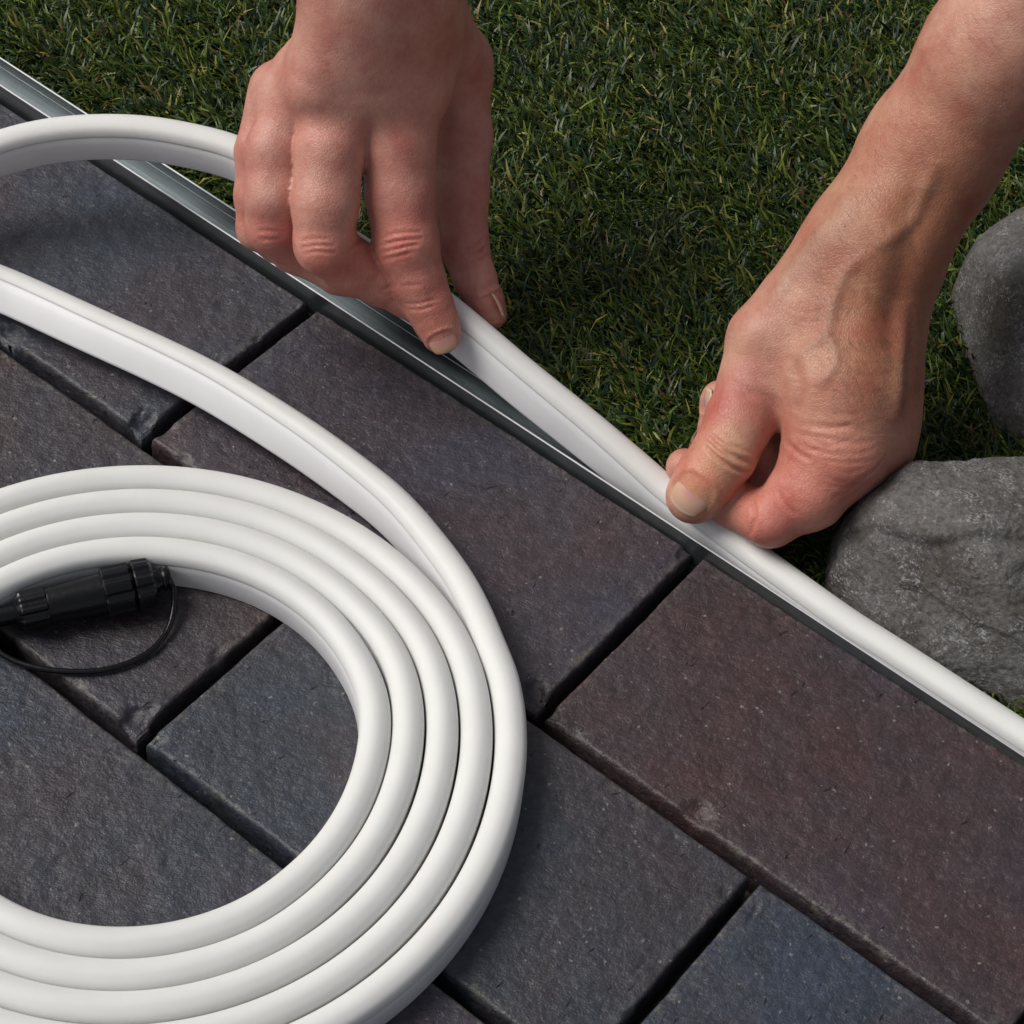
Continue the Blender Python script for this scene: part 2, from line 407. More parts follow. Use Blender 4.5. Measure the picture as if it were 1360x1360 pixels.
blue = (0.032, 0.044, 0.066); grey = (0.040, 0.038, 0.044); plum = (0.050, 0.037, 0.046); rust = (0.054, 0.029, 0.031); slate = (0.032, 0.034, 0.040)
rows = [  # first brick's u start in each row, row v
    (0, 0.0), (102.7-BL-GU, BW+GV), (10.0, 2*(BW+GV)), (102.7-BL, 3*(BW+GV)), (0, 4*(BW+GV)), (100, 5*(BW+GV))]
colors = {(0, -1): (0.041, 0.046, 0.062), (0, 0): plum, (0, 1): rust, (1, 0): (0.040, 0.027, 0.028), (1, 1): (0.031, 0.038, 0.050), (1, 2): blue, (2, -1): blue, (2, 0): (0.030, 0.038, 0.052),
          (2, 1): plum, (0, 2): grey, (0, -2): blue}
chipd = {(0, -1): [(197, 97, 8, 4), (120, 100, 7, 4)], (0, 0): [(197, 99, 9, 4.5), (199, 2, 4, 2)], (0, 1): [(0, 99, 4, 2), (68, 100, 6, 3)], (1, 0): [(198, 98, 9, 4)], (1, 1): [(2, 99, 4, 2)]}
palette = [blue, grey, plum, slate, rust]
sd_ = 1
for ri, (u0, v0) in enumerate(rows):
    for k in range(-3, 4):
        uu = u0+k*(BL+GU)
        pts = project(np.array([[uu+a, -(v0+b), 0] for a in (0, BL/2, BL) for b in (0, BW)]))
        if not ((pts[:, 0].max() > -120) and (pts[:, 0].min() < 1480) and (pts[:, 1].max() > -120) and (pts[:, 1].min() < 1480)): continue
        c = colors.get((ri, k), palette[(ri*3+k*2) % 5])
        sd_ += 1
        near = {(0, 1): 1.9, (0, 0): 0.6, (0, -1): 0.5}.get((ri, k), 0.0)
        add_brick(uu, v0-near, c, sd_, dz=rng.uniform(-.5, .5), rot=rng.uniform(-.003, .003), chips=chipd.get((ri, k)), W=BW+near)

# ------------------------------------------------------------------ the aluminium channel in its mortar bed
def chan_z(x): return -0.0088*(x-30)         # it sinks a little towards the right
def chan_y(x): return 8.6      # centre line of the channel
x0, x1 = -420.0, 640.0
def run(profile, closed=True):
    path = np.array([[x, chan_y(x), chan_z(x), 0] for x in (x0, x1)])
    return sweep(path, profile, closed=closed)
m = 0.35
T = 7.6
prof = [(-7, -7.6), (7, -7.6), (7, T-m), (7-m, T), (6.2+m*.6, T), (6.1, T-m), (6.1, 3.4), (6.3, 3.2), (6.3, 2.2), (6.1, 2.0), (6.1, -6.2), (-6.1, -6.2), (-6.1, 2.0), (-6.3, 2.2), (-6.3, 3.2), (-6.1, 3.4), (-6.1, T-m), (-6.1-m, T), (-7+m, T), (-7, T-m)]
V, f = run(prof)
npr = len(prof)
mi = []
for fc in f:
    j_ = min(fc) % npr if len(fc) == 4 else 0
    pz = (prof[j_][1]+prof[(j_+1) % npr][1])/2
    mi.append(1 if pz > T-m*1.01 and len(fc) == 4 else 0)
o = mesh_obj('aluminium_channel', V, f, [M_metal, M_edge], smooth=False, mi=mi)
tag(o, 'long open aluminium U-channel between the pavers and the artificial turf', 'channel')
V, f = run([(-6, -35.5), (8, -35.5), (8, -7.7), (-6, -7.7)])
mesh_obj('mortar_strip', V, f, M_mortar, smooth=False)['kind'] = 'structure'

# ------------------------------------------------------------------ artificial turf
V, f = box(-1100, 1100, 19.0, 1300, -89, -5)
lawn = mesh_obj('lawn', V, f, M_turf, origin=np.array([0, 19, -5.0]), smooth=False); lawn['kind'] = 'structure'

def grass():
    r = np.random.default_rng(3)
    n0 = 330000
    x = r.uniform(-330, 560, n0); y = r.uniform(19.5, 470, n0)
    pp = project(np.stack([x, y, np.zeros(n0)], -1))
    k = (pp[:, 0] > -60) & (pp[:, 0] < 1420) & (pp[:, 1] > -60) & (pp[:, 1] < 1420)
    x, y = x[k], y[k]; n = len(x)
    # tufts: blades stand together and lean the same way
    tx = np.floor(x/4.2); ty = np.floor(y/4.2)
    h1 = _hash(tx.astype(np.int64), ty.astype(np.int64), 0*tx.astype(np.int64), 3); h2 = _hash(tx.astype(np.int64), ty.astype(np.int64), 0*tx.astype(np.int64), 8)
    x = (tx+0.5+0.5*(h1-.5))*4.2*0.55+x*0.45; y = np.maximum((ty+0.5+0.5*(h2-.5))*4.2*0.55+y*0.45, 19.3)
    low = vnoise(np.stack([x/28, y/28, 0*x], -1), 5)
    base_a = math.atan2(-0.45, -0.9) + 0.7*low + 1.1*(h1-0.5)
    a = base_a + r.normal(0, 0.95, n)
    edge = np.clip((y-19)/14, 0.45, 1)
    Ln = r.uniform(9, 19, n)*edge; lean = r.uniform(0.35, 1.35, n)
    straggle = r.random(n) < 0.012
    Ln[straggle] *= 1.35; lean[straggle] *= .6
    curl = r.uniform(0.1, 1.0, n)
    seg = 4
    P = np.zeros((n, seg+1, 3)); P[:, 0] = np.stack([x, y, np.full(n, -5.0)], -1)
    ang = 0.15+lean*0.25
    side = r.normal(0, .25, n)
    az = a.copy()
    for s in range(seg):
        ds = Ln/seg
        P[:, s+1, 0] = P[:, s, 0]+ds*np.sin(ang)*np.cos(az); P[:, s+1, 1] = P[:, s, 1]+ds*np.sin(ang)*np.sin(az)
        P[:, s+1, 2] = P[:, s, 2]+ds*np.cos(ang)
        ang = ang+lean*0.36+curl*0.12; az = az+side
    P[:, :, 1] = np.maximum(P[:, :, 1], np.where(P[:, :, 2] > 8.3, 15.7, 17.3))
    wdt = r.uniform(0.45, 1.0, n)
    wa = az+math.pi/2+r.normal(0, .5, n)
    wv = np.stack([np.cos(wa), np.sin(wa), r.normal(0, .45, n)], -1); wv /= np.linalg.norm(wv, axis=1)[:, None]
    taper = np.array([0.9, 1.0, 0.9, 0.65, 0.12])
    A = P-wv[:, None, :]*(wdt[:, None]*taper)[..., None]; B = P+wv[:, None, :]*(wdt[:, None]*taper)[..., None]
    V = np.stack([A, B], 2).reshape(-1, 3)
    b0 = (np.arange(n)*(seg+1)*2)[:, None]
    q = np.stack([b0+np.array([2*s, 2*s+1, 2*s+3, 2*s+2])[None] for s in range(seg)], 1).reshape(-1, 4)
    kind = r.random(n)
    pal = np.array([[0.040, 0.074, 0.010], [0.076, 0.112, 0.012], [0.150, 0.175, 0.024], [0.014, 0.040, 0.016], [0.28, 0.24, 0.06], [0.17, 0.10, 0.04]])
    ci = np.select([kind < .32, kind < .56, kind < .68, kind < .95, kind < .983], [0, 1, 2, 3, 4], 5)
    c = pal[ci]*r.uniform(.5, 1.4, n)[:, None]*(1+0.22*low[:, None])
    C = np.repeat(c, (seg+1)*2, axis=0)
    o = mesh_obj('turf_grass', V, q, M_grass, smooth=True, color=C, origin=np.array([0, 19, -5.0]))
    o['kind'] = 'stuff'; o['label'] = 'short dense dark green artificial turf with curly yellowish blades'; o['category'] = 'grass'
    return o
grass()

# ------------------------------------------------------------------ rocks
def rock(outline, height, seed, label, tops, sink=6, amp=1.0, ledges=()):
    """outline: picture points with the height at which they are seen"""
    pts = np.array([at(x, y, z) for x, y, z in outline]); c = pts.mean(0); c[2] = height*0.36
    bm = bmesh.new(); bmesh.ops.create_icosphere(bm, subdivisions=7, radius=1.0)
    D = np.array([v.co[:] for v in bm.verts]); D /= np.linalg.norm(D, axis=1)[:, None]
    F_ = np.array([[v.index for v in fc.verts] for fc in bm.faces]); bm.free()
    planes = []
    n = len(pts); area = sum(pts[i][0]*pts[(i+1) % n][1]-pts[(i+1) % n][0]*pts[i][1] for i in range(n))
    sgn = 1 if area > 0 else -1
    for i in range(n):
        a, b = pts[i], pts[(i+1) % n]; e = (b-a)[:2]; l = np.linalg.norm(e)
        nn = np.array([e[1], -e[0]])/l*sgn; tilt = 0.12+0.25*((i*37+seed) % 5)/5
        nv = np.array([nn[0], nn[1], tilt]); nv /= np.linalg.norm(nv)
        mid = (a+b)/2; h = (mid-c) @ nv
        planes.append((nv, max(h, 5)))
    for nx_, ny_, nz_, h in tops:
        d3 = nx_*np.array([rt2[0], rt2[1], 0])+ny_*np.array([up2[0], up2[1], 0])+np.array([0, 0, nz_]); d3 /= np.linalg.norm(d3)
        planes.append((d3, h))
    planes.append((np.array([0, 0, -1.0]), c[2]+sink))
    p = 26; acc = 0
    for nv, h in planes: acc = acc+np.maximum(D @ nv/h, 0)**p
    r = acc**(-1/p)
    rr3 = np.random.default_rng(seed+5); V = D*r[:, None]; acc = 0
    for k in range(70):                      # broken-off corners: many flat chips
        n3 = rr3.normal(size=3); n3 /= np.linalg.norm(n3)
        if n3[2] < -.4: continue
        h3 = (V @ n3).max()*rr3.uniform(.86, .985); acc = acc+np.maximum(D @ n3/h3, 0)**70
    r = (acc+(1/r)**70)**(-1/70)*1.04
    V = D*r[:, None]
    N = D
    q = V/1.0+seed*57.0
    r2 = 1+0*r
    disp = amp*(1.0+1.6*fbm(q/45, seed, 2)-1.3*np.abs(fbm(q/22, seed+3, 3, .4))+0.55*fbm(q/5, seed+5, 4, .55)+0.34*fbm(q/1.8, seed+9, 3, .6))
    V = V+N*disp[:, None]+c
    for line, dep, fade in ledges:          # split faces: the rock steps back below a traced edge
        qx = project(V-N*disp[:, None]); ln = np.array(line, float)
        yl = np.interp(qx[:, 0], ln[:, 0], ln[:, 1])+10*vnoise(V/24, seed+41)
        dd = qx[:, 1]-yl; front = ((V-CAM)*N).sum(1) < 0
        ends = np.clip((qx[:, 0]-ln[0, 0])/25, 0, 1)*np.clip((ln[-1, 0]-qx[:, 0])/25, 0, 1)
        w = np.clip(dd/9, 0, 1)*np.exp(-np.maximum(dd, 0)/fade)*front*ends
        V = V-N*(dep*w)[:, None]
    o = mesh_obj('rock', V, F_, M_stone, smooth=True)
    tag(o, label, 'rock', 'dark grey rocks lying on the turf')
    return o
rock([(1282, 318, 40), (1312, 285, 44), (1375, 240, 48), (1480, 215, 44), (1560, 330, 40), (1560, 500, 20), (1450, 585, 12), (1362, 572, 12), (1320, 530, 14), (1303, 450, 18), (1298, 395, 26)], 52, 4,
     'smooth dark grey rock behind the forearm at the right picture edge', [(0, 0, 1, 34), (-.35, .15, 1, 33), (.3, .3, 1, 33), (-.1, -.7, 1, 36)], amp=.5,
     ledges=[([(1296, 440), (1330, 462), (1400, 470), (1480, 480)], 1.6, 14), ([(1290, 300), (1330, 380), (1350, 420)], .9, 30)])
rock([(1114, 738, 20), (1126, 682, 32), (1165, 618, 44), (1215, 586, 48), (1295, 586, 50), (1400, 590, 50), (1540, 640, 45), (1560, 860, 20), (1480, 1020, 2), (1370, 960, 0), (1300, 918, 2), (1240, 872, 4), (1150, 822, 10), (1124, 780, 14)], 56, 9,
     'rough flaky dark grey rock lying closest to the white strip, below the wrist', [(0, .25, 1, 34), (-.3, .1, 1, 35), (.1, -.75, .8, 38), (-.4, -.5, 1, 38), (.5, -.2, 1, 42)], amp=.85,
     ledges=[([(1110, 705), (1160, 690), (1230, 712), (1310, 700), (1380, 706), (1500, 700)], 4.2, 38), ([(1180, 770), (1230, 790), (1300, 835), (1420, 850)], 2.4, 16), ([(1170, 640), (1240, 628), (1330, 636), (1450, 630)], 1.0, 14), ([(1300, 885), (1350, 880), (1420, 900)], 1.5, 8)])

# ------------------------------------------------------------------ the white flexible light strip
Wd, Hs = 11.8, 13.0          # width; height of the side walls below the dome's centre
hw = Wd/2
dome = [(hw*math.copysign(abs(math.cos(a))**.88, math.cos(a)), hw*1.0*math.sin(a)**.9*(1-.018*math.cos(6*a))) for a in np.linspace(0.05, math.pi-0.05, 31)]
side = [(-hw+.02, .35), (-hw+.45, -0.15), (-hw+.1, -0.7), (-hw+.02, -4), (-hw+.02, -Hs+1.2), (-hw+.5, -Hs+.25), (-hw+1.2, -Hs), (hw-1.2, -Hs), (hw-.5, -Hs+.25), (hw-.02, -Hs+1.2), (hw-.02, -4), (hw-.1, -0.7), (hw-.45, -0.15), (hw-.02, .35)]
def strip_path():
    pts = []
    # clipped into the channel (dome centre 6.6 mm above the pavers)
    for x in (620, 500, 400, 330, 290, 260):
        pts.append([x, chan_y(x)-.05, 7.9+chan_z(x), 0])
    # lifting out of the channel towards the first hand
    for px, py, z, roll in [(905, 668, 8, -2), (852, 624, 11.5, -8), (790, 571, 17.5, -15), (700, 498, 26, -21), (640, 447, 32, -22), (585, 402, 37, -20), (530, 364, 39, -14), (480, 333, 40, -6), (425, 298, 42, 0), (370, 243, 47, 0), (325, 204, 50, 0),
                            (250, 182, 50, 0), (170, 171, 49, 0), (80, 174, 46, 0), (0, 192, 42, 0), (-75, 226, 36, 10), (-135, 292, 30, 25), (-140, 335, 24, 38), (-75, 350, 18, 48)]:
        P = at(px, py, z); pts.append([*P, roll])
    for px, py, z, roll in [(0, 371, 14.0, 50), (132, 430, 14.0, 48), (221, 470, 14.0, 45), (300, 510, 14.0, 40), (400, 572, 14.0, 32), (470, 622, 13.6, 24), (526, 668, 13.3, 16), (575, 724, 13, 10), (615, 780, 13, 5), (650, 850, 13, 0)]:
        P = at(px, py, z); pts.append([*P, roll])
    return pts

# coil: picture positions of every turn's dome, outermost first
turns = [
    [(651, 850), (677, 950), (672, 1050), (638, 1156)],
    [(0, 671), (150, 640), (290, 647), (420, 688), (535, 765), (605, 850), (634, 950), (628, 1050), (588, 1156)],
    [(0, 706), (150, 672), (280, 678), (400, 715), (500, 785), (559, 850), (590, 950), (583, 1050), (541, 1156)],
    [(0, 740), (150, 703), (280, 708), (380, 742), (460, 795), (513, 850), (545, 950), (539, 1050), (494, 1156)],
    [(0, 774), (150, 732), (270, 738), (360, 772), (430, 820), (468, 870), (502, 950), (495, 1050), (448, 1156)]]
W4 = np.array([at(x, y, 13)[:2] for x, y in turns[2]])
A_ = np.c_[2*W4, np.ones(len(W4))]; sol = np.linalg.lstsq(A_, (W4**2).sum(1), rcond=None)[0]
CC = sol[:2]; R4 = math.sqrt(sol[2]+CC @ CC)
th_all, r_all = [], []
for k, tn in enumerate(turns):
    for x, y in tn:
        d = at(x, y, 13)[:2]-CC; r_all.append(np.hypot(*d)); th_all.append(math.atan2(d[1], d[0]))
th = np.array(th_all); 
for i in range(1, len(th)):
    while th[i] > th[i-1]: th[i] -= 2*math.pi     # the turns run clockwise seen from above
r_ = np.array(r_all)
# one more half turn inside, leading to the plug
th = np.r_[th, th[-1]-0.8, th[-1]-1.7, th[-1]-2.6]; r_ = np.r_[r_, r_[-1]-3, r_[-1]-8, r_[-1]-12]
ts = np.arange(th[0], th[-1], -0.02)
rs = np.interp(-ts, -th, r_)
ker = np.exp(-np.linspace(-2, 2, 25)**2); ker /= ker.sum()
rs = np.convolve(np.pad(rs, 12, mode='edge'), ker, mode='valid')
# keep neighbouring turns at least a strip's width apart, from the outside in
n2p = int(round(2*math.pi/0.02))
for i in range(n2p, len(rs)): rs[i] = min(rs[i], rs[i-n2p]-11.85-(0.9 if 1 < i/n2p < 3.2 else .25)*max(0, math.cos(ts[i]-0.05))**1.5)
rs = np.convolve(np.pad(rs, 12, mode='edge'), ker, mode='valid')
coil = np.stack([CC[0]+rs*np.cos(ts), CC[1]+rs*np.sin(ts), 13+0.15*np.sin(ts*1.7), 0*ts], 1)
pre = strip_path()
lead = catmull(pre, 10)
# drop the first stretch of the coil that the lead already covers, then join
j = 0
last = lead[-1, :3]
j = int(np.argmin(np.linalg.norm(coil[:60, :3]-last, axis=1)))+6
path = np.vstack([lead[:-4], coil[j:]])
path = resample(path, 2.2)
for it in range(6):
    path[1:-1] = path[1:-1]*.5+(path[:-2]+path[2:])*.25
strip = thing('light_strip', 'white flexible strip light coiled on the pavers and pressed into the channel by hands', 'light strip')
V, f = sweep(path, dome); mesh_obj('diffuser', V, f, M_dome, parent=strip)
V, f = sweep(path, side[::-1]); o = mesh_obj('housing', V, f, M_side, parent=strip)

# ------------------------------------------------------------------ plug at the strip's inner end
def lathe(name, p0, axis, prof, mat_, parent, ribs=0, ribh=0.0, ribw=.3, seg=48, phase=0.0):
    """prof: (distance along axis, radius, ribbed?)"""
    axis = axis/np.linalg.norm(axis); a = np.cross(axis, [0, 0, 1.0]); a /= np.linalg.norm(a); b = np.cross(a, axis)
    V = []; f = []
    for t_, r_1, rb in prof:
        for k in range(seg):
            w = 2*math.pi*k/seg+phase
            rr = r_1
            if rb and ribs: rr += ribh*(1 if ((w*ribs/(2*math.pi)) % 1) < ribw else 0)
            V.append(p0+axis*t_+(a*math.cos(w)+b*math.sin(w))*rr)
    n = len(prof)
    for i in range(n-1):
        for k in range(seg): f.append((i*seg+k, i*seg+(k+1) % seg, (i+1)*seg+(k+1) % seg, (i+1)*seg+k))
    f.append(tuple(range(seg))[::-1]); f.append(tuple((n-1)*seg+k for k in range(seg)))
    return mesh_obj(name, np.array(V), f, mat_, parent=parent, smooth=False)
plug = bpy.data.objects.new('connector', None); col.objects.link(plug); plug.parent = strip; plug['label'] = 'black plastic waterproof plug with a tethered cap'
A0 = at(8, 817, 9.5); A1 = at(226, 767, 11.0); ax = (A1-A0); Lx = np.linalg.norm(ax); ax = ax/Lx
def fx(t): return t*Lx
lathe('cable_gland', A0, ax, [(fx(.05), 4.2, 0), (fx(.07), 5.6, 0), (fx(.09), 6.6, 1), (fx(.10), 6.9, 1), (fx(.245), 7.1, 1), (fx(.255), 6.6, 0)], M_black, plug, 9, .7, .5)
lathe('barrel', A0, ax, [(fx(.24), 6.7, 0), (fx(.26), 6.9, 0), (fx(.40), 7.3, 0), (fx(.585), 7.9, 0), (fx(.59), 7.2, 0)], M_black, plug)
lathe('coupling_nut', A0, ax, [(fx(.582), 7.4, 0), (fx(.592), 8.4, 1), (fx(.60), 8.8, 1), (fx(.755), 8.7, 1), (fx(.77), 8.0, 0)], M_black, plug, 8, .8, .55, phase=.3)
lathe('locking_ring', A0, ax, [(fx(.772), 7.6, 0), (fx(.782), 8.7, 1), (fx(.79), 9.0, 1), (fx(.88), 8.6, 1), (fx(.90), 7.4, 0)], M_black, plug, 8, .8, .5, phase=.1)
lathe('end_cap', A0, ax, [(fx(.895), 4.6, 0), (fx(.925), 4.6, 0), (fx(.93), 3.8, 0), (fx(.945), 3.8, 0), (fx(.95), 4.7, 0), (fx(.965), 4.9, 0), (fx(.97), 4.0, 0), (fx(.98), 4.0, 0), (fx(.985), 4.8, 0), (fx(1.0), 4.4, 0)], M_black, plug)
circ = [(math.cos(w), math.sin(w)) for w in np.linspace(0, 2*math.pi, 12, endpoint=False)]
def cord(name, pts, rad, mt, parent, flat=1.0):
    P = catmull(np.array([[*at(x, y, z), 0] for x, y, z in pts]), 10)
    V, f = sweep(resample(P, 1.5), [(a*rad, b*rad*flat) for a, b in circ[::-1]], closed=True)
    return mesh_obj(name, V, f, mt, parent=parent)
cord('cap_tether', [(224, 768, 12), (231, 785, 9), (230, 812, 5), (222, 838, 2.8), (203, 862, 2), (172, 880, 1.8), (135, 890, 1.8), (95, 892, 1.8), (55, 888, 2), (20, 878, 2.5), (-5, 862, 4), (-20, 840, 6)], 1.15, M_black, plug, 1.0)
endp = path[-1]
P = np.vstack([A0+ax*fx(.08), A0-ax*10, A0-ax*30+np.array([0, 0, -1.0]), [endp[0]*.5+(A0-ax*45)[0]*.5, endp[1]*.5+(A0-ax*45)[1]*.5, 7], [endp[0], endp[1], 7.0]])
P = catmull(np.c_[P, np.zeros(len(P))], 12)
V, f = sweep(resample(P, 2), [(a*3.9, b*3.9) for a, b in circ[::-1]], closed=True); mesh_obj('cable', V, f, M_black, parent=plug)
# ------------------------------------------------------------------ hands
def surface_nets(Fv, org, h):
    neg = Fv < 0; nx, ny, nz = Fv.shape
    s = np.zeros((nx-1, ny-1, nz-1), np.int8)
    for a in (0, 1):
        for b in (0, 1):
            for c in (0, 1): s += neg[a:nx-1+a, b:ny-1+b, c:nz-1+c]
    act = (s > 0) & (s < 8); I = np.argwhere(act); ids = -np.ones(act.shape, np.int64); ids[act] = np.arange(len(I))
    acc = np.zeros((len(I), 3)); cnt = np.zeros(len(I))
    cs = [(a, b, c) for a in (0, 1) for b in (0, 1) for c in (0, 1)]
    val = {c: Fv[I[:, 0]+c[0], I[:, 1]+c[1], I[:, 2]+c[2]] for c in cs}
    for c in cs:
        for axx in range(3):
            if c[axx]: continue
            d = list(c); d[axx] = 1; d = tuple(d); a, b = val[c], val[d]
            m_ = (a < 0) != (b < 0); t = np.where(m_, a/np.where(m_, a-b, 1), 0)
            p = np.tile(np.array(c, float), (len(I), 1)); p[:, axx] += t
            acc[m_] += p[m_]; cnt[m_] += 1
    V = org+h*(I+acc/cnt[:, None]); faces = []
    for axx in range(3):
        sl0 = [slice(None)]*3; sl1 = [slice(None)]*3; sl0[axx] = slice(0, -1); sl1[axx] = slice(1, None)
        n0, n1 = neg[tuple(sl0)], neg[tuple(sl1)]
        E = np.argwhere(n0 != n1); o1, o2 = [(1, 2), (2, 0), (0, 1)][axx]
        E = E[(E[:, o1] > 0) & (E[:, o2] > 0) & (E[:, o1] < Fv.shape[o1]-1) & (E[:, o2] < Fv.shape[o2]-1)]
        flip = n0[E[:, 0], E[:, 1], E[:, 2]]
        def cell(d1, d2):
            q = E.copy(); q[:, o1] -= d1; q[:, o2] -= d2; return ids[q[:, 0], q[:, 1], q[:, 2]]
        q = np.stack([cell(0, 0), cell(1, 0), cell(1, 1), cell(0, 1)], -1)
        q[~flip] = q[~flip][:, ::-1]; faces.append(q)
    return V, np.vstack(faces)

def smin(a, b, k):
    h = np.maximum(k-np.abs(a-b), 0)/k
    return np.minimum(a, b)-h*h*k*0.25

def seg_d(P, a, b, ra, rb, fl=None):
    ba = b-a; h = np.clip(((P-a) @ ba)/(ba @ ba), 0, 1); q = P-a-h[..., None]*ba
    if fl is not None:
        n, s = fl; dn = q @ n; q = q+(dn*(1/s-1))[..., None]*n
        d = np.sqrt((q*q).sum(-1))-(ra+(rb-ra)*h)
        return d*min(1.0, (1+s)/2)
    return np.sqrt((q*q).sum(-1))-(ra+(rb-ra)*h)

def J(x, y, z, w):
    """a joint seen at x, y at height z whose half width in the picture is w"""
    p = at(x, y, z); return np.r_[p, w/pxmm(p)]

class Hand:
    def __init__(s, palm, fingers, kp=12, kf=1.6, kj=8):
        s.palm = palm; s.fingers = fingers; s.kp = kp; s.kf = kf; s.kj = kj
    def sdf(s, P):
        d = None
        for a, b, fl in s.palm:
            e = seg_d(P, a[:3], b[:3], a[3], b[3], fl); d = e if d is None else smin(d, e, s.kp)
        ff = None
        for ch in s.fingers:
            e = None
            for a, b in zip(ch[:-1], ch[1:]):
                g_ = seg_d(P, a[:3], b[:3], a[3], b[3]); e = g_ if e is None else smin(e, g_, 3.0)
            ff = e if ff is None else smin(ff, e, s.kf)
        return smin(d, ff, s.kj)
    def mesh(s, h=1.7):
        pts = [q for a, b, _ in s.palm for q in (a, b)]+[q for c in s.fingers for q in c]
        pts = np.array(pts); R_ = pts[:, 3:4]
        lo = (pts[:, :3]-R_).min(0)-4; hi = (pts[:, :3]+R_).max(0)+4
        n = np.ceil((hi-lo)/h).astype(int)+1
        G = [lo[k]+h*np.arange(n[k]) for k in range(3)]
        Fv = np.empty(tuple(n), np.float32)
        YZ = np.stack(np.meshgrid(G[1], G[2], indexing='ij'), -1)
        for i, xx in enumerate(G[0]):
            P = np.concatenate([np.full(YZ.shape[:2]+(1,), xx), YZ], -1); Fv[i] = s.sdf(P)
        V, Fq = surface_nets(Fv, lo, h)
        # one level of linear subdivision, then pulled exactly onto the surface
        E = np.sort(np.concatenate([Fq[:, [k, (k+1) % 4]] for k in range(4)]), axis=1)
        U, inv = np.unique(E, axis=0, return_inverse=True); inv = inv.reshape(-1)
        nV = len(V); em = V[U].mean(1); fm = V[Fq].mean(1); nf = len(Fq)
        V2 = np.vstack([V, em, fm]); e = nV+inv.reshape(4, nf).T; c = nV+len(U)+np.arange(nf)
        F2 = np.vstack([np.stack([Fq[:, k], e[:, k], c, e[:, (k-1) % 4]], -1) for k in range(4)])
        for it in range(3):
            f0 = s.sdf(V2); gr = s.grad(V2); V2 = V2-gr*(f0*0.9)[:, None]
        s.V, s.F = V2, F2; s.N = s.grad(V2); s.V0 = V2.copy()
        s.bvh = BVHTree.FromPolygons(V2.tolist(), F2.tolist())
        s.C = np.tile(np.array([1.0, 1, 1]), (len(V2), 1))
        return s
    def grad(s, P, e=0.35):
        g_ = np.stack([s.sdf(P+np.eye(3)[k]*e)-s.sdf(P-np.eye(3)[k]*e) for k in range(3)], -1)
        return g_/np.maximum(np.linalg.norm(g_, axis=1)[:, None], 1e-9)
    def on(s, x, y):
        d = RC.T @ np.array([(x-680)/F, (y-680)/F, 1.0]); d /= np.linalg.norm(d)
        hit = s.bvh.ray_cast(Vector(CAM), Vector(d)); return None if hit[0] is None else np.array(hit[0])
    def line(s, pts, depth, width, soft=1.0, red=0.0):
        """a crease (depth > 0) or a vein / tendon (depth < 0) along a line traced on the skin"""
        pts = catmull(np.array(pts, float), 8) if len(pts) > 2 else resample(np.c_[np.array(pts, float), [0]*len(pts)], 4)[:, :2]
        Q = [s.on(*p) for p in pts]; Q = [q for q in Q if q is not None]
        if len(Q) < 2: return
        Q = np.array(Q); n = len(Q)
        m_ = ((s.V0 > Q.min(0)-4*width) & (s.V0 < Q.max(0)+4*width)).all(1); P = s.V0[m_]
        best = np.full(len(P), 1e9); tt = np.zeros(len(P))
        for i in range(n-1):
            a, b = Q[i], Q[i+1]; ba = b-a; L2 = ba @ ba
            if L2 < 1e-6 or L2 > 400: continue
            h = np.clip(((P-a) @ ba)/L2, 0, 1); dd = np.linalg.norm(P-a-h[:, None]*ba, axis=1)
            k = dd < best; best[k] = dd[k]; tt[k] = (i+h[k])/(n-1)
        fade = np.clip(np.minimum(tt, 1-tt)*5, 0.0, 1)**.6 if soft else 1
        w = np.exp(-(best/width)**2)*fade
        if red == 0 and depth < -.6: s.C[m_] *= 1-np.clip(w, 0, 1)[:, None]*np.array([.10, .03, .0])
        if depth > 0: w = w-0.28*np.exp(-((best-1.9*width)/width)**2)*fade
        s.V[m_] -= s.N[m_]*(w*depth)[:, None]
        if red: s.C[m_] *= 1-np.clip(w, 0, 1)[:, None]*np.array([.12, .35, .32])*red
    def tintat(s, x, y, rad, colr, z=None):
        q = s.on(x, y) if z is None else at(x, y, z)
        if q is None: return
        w = np.exp(-(np.linalg.norm(s.V0-q, axis=1)/rad)**2)[:, None]
        s.C *= 1-w+w*np.array(colr)**1.2
    def bulge(s, x, y, rad, h):
        q = s.on(x, y)
        if q is None: return
        w = np.exp(-(np.linalg.norm(s.V0-q, axis=1)/rad)**2); s.V += s.N*(w*h)[:, None]
    def build(s, parent, base):
        q = s.V0
        s.V += s.N*(0.12*fbm(q/6, 3, 3)+0.45*vnoise(q/15, 9))[:, None]
        c = s.C*np.array(base)
        c *= (1+0.17*fbm(q/11, 5, 3)[:, None]*np.array([.35, 1.1, 1.1]))
        return mesh_obj('hand', s.V, s.F, M_skin, parent=parent, color=np.clip(c, 0.01, 1))

